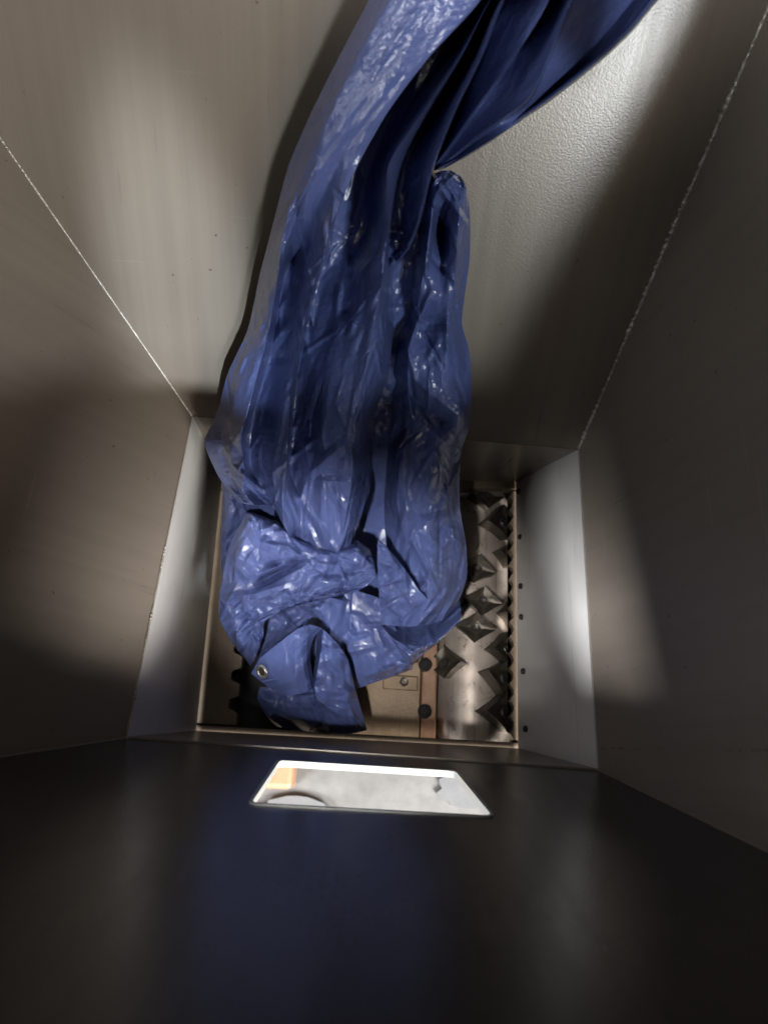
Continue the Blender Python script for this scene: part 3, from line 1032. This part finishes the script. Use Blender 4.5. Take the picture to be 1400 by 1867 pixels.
patch('flap', flap, seed=18, lift=0.06, crk=0.5, ncr=0.4)
cone = [
    [(576, 1142, -.03), (589, 1147, .05), (600, 1157, .05), (612, 1170, .03), (624, 1184, .0)],
    [(577, 1180, -.03), (586, 1182, .06), (604, 1188, .055), (620, 1196, .03), (635, 1204, .0)],
    [(572, 1226, -.02), (578, 1228, .06), (604, 1230, .05), (626, 1236, .03), (645, 1246, -.02)],
    [(570, 1256, .0), (574, 1260, .06), (606, 1264, .055), (632, 1268, .03), (652, 1272, -.02)],
    [(574, 1298, -.02), (592, 1304, .02), (620, 1306, .03), (645, 1308, .01), (662, 1306, -.03)],
    [(584, 1330, -.05), (602, 1335, -.02), (625, 1338, -.01), (648, 1337, -.02), (669, 1331, -.05)],
]
patch('cone', cone, seed=20, lift=0.02, crk=0.95, creases=[([(570, 1258), (652, 1264)], .012, 8)])
tail = [
    [(474, 1252, -.06), (510, 1255, -.04), (550, 1250, -.03), (585, 1248, -.04)],
    [(470, 1275, -.04), (512, 1280, -.01), (552, 1282, .0), (592, 1280, -.02)],
    [(486, 1305, -.04), (520, 1308, -.01), (558, 1310, .0), (598, 1312, -.02)],
    [(505, 1325, -.07), (532, 1330, -.05), (568, 1334, -.04), (604, 1338, -.05)],
]
patch('tail', tail, seed=22, lift=0.0)
dark = [
    [(628, 1070, -.08), (660, 1080, -.08), (690, 1090, -.08), (706, 1110, -.08)],
    [(630, 1130, -.06), (665, 1138, -.05), (700, 1148, -.06), (736, 1180, -.07)],
    [(634, 1185, -.05), (675, 1185, -.04), (712, 1192, -.05), (752, 1208, -.08)],
    [(642, 1232, -.07), (682, 1226, -.06), (716, 1222, -.06), (752, 1216, -.09)],
    [(650, 1256, -.1), (690, 1242, -.1), (722, 1232, -.1), (752, 1220, -.11)],
]
patch('dark', dark, seed=24)
side = [
    [(405, 870, -.12), (425, 872, -.1), (455, 875, -.1), (500, 880, -.12)],
    [(406, 920, -.1), (418, 925, -.06), (440, 935, -.06), (500, 935, -.12)],
    [(403, 985, -.1), (412, 990, -.07), (430, 990, -.07), (500, 985, -.12)],
    [(404, 1050, -.12), (412, 1055, -.1), (430, 1055, -.1), (500, 1050, -.14)],
]
patch('side', side, seed=26)
# the inner layer of the bundle, seen only as darkness between the folds
inner = [
    row(420, [700, 725, 752, 775, 790], [-.13, -.12, -.12, -.13, -.14]),
    row(600, [560, 640, 700, 740, 790], [-.14, -.13, -.13, -.13, -.14]),
    row(740, [500, 590, 680, 740, 800], [-.12, -.12, -.13, -.13, -.12]),
    row(820, [480, 570, 660, 730, 800], [-.12, -.14, -.16, -.16, -.13]),
    row(880, [470, 570, 660, 730, 800], [-.2, -.24, -.28, -.28, -.22]),
    row(970, [460, 560, 660, 730, 800], [-.25, -.3, -.36, -.34, -.25]),
    row(1080, [450, 560, 660, 730, 800], [-.2, -.22, -.25, -.24, -.2]),
    row(1180, [480, 560, 640, 700, 745], [-.12, -.12, -.12, -.12, -.13]),
]
patch('inner', inner, seed=28, step=5, ncr=0)

tarp = empty('tarpaulin', U(0, 0, 0))
tag(tarp, 'crumpled blue plastic tarp hanging down the hopper into the cutters', 'tarp')
me = bpy.data.meshes.new('sheet')
me.from_pydata(verts_all, [], faces_all)
me.update()
sheet = link('sheet', me, M_tarp, tarp, False)

# eyelet in the corner of the flap
H, Q = patch_pts['flap']
hx = H
d = np.hypot(hx[..., 0] - 482, hx[..., 1] - 1222)
i, j = np.unravel_index(np.argmin(d), d.shape)
i = min(max(i, 2), Q.shape[0] - 3); j = min(max(j, 2), Q.shape[1] - 3)
cp = Q[i, j]
nn = np.cross(Q[i + 2, j] - Q[i - 2, j], Q[i, j + 2] - Q[i, j - 2])
nn /= np.linalg.norm(nn)
if np.dot(CAM * S - cp, nn) < 0: nn = -nn


def lathe(prof, n=28):
    bm = bmesh.new()
    rings = [[bm.verts.new((r * math.cos(2 * math.pi * k / n), r * math.sin(2 * math.pi * k / n), z)) for k in range(n)] for r, z in prof]
    for a, b in zip(rings, rings[1:] + rings[:1]):
        for k in range(n):
            bm.faces.new((a[k], a[(k + 1) % n], b[(k + 1) % n], b[k]))
    return bm


bm = lathe([(0.0052, -0.002), (0.0056, 0.0012), (0.0072, 0.0024), (0.0092, 0.0016), (0.0102, 0.0), (0.0095, -0.002)])
ey = link('eyelet', mesh_from('eyelet', bm), M_ring, tarp, True)
place(ey, cp + nn * 0.0055, nn)
ey.scale = (1.15, 1.15, 1.15)
bm = bmesh.new()
bmesh.ops.create_circle(bm, cap_ends=True, radius=0.0056, segments=20)
eh = link('eyelet_hole', mesh_from('eyelet_hole', bm), M_dark, ey)
eh.location = (0, 0, 0.0008)
print('tarp verts', len(verts_all))
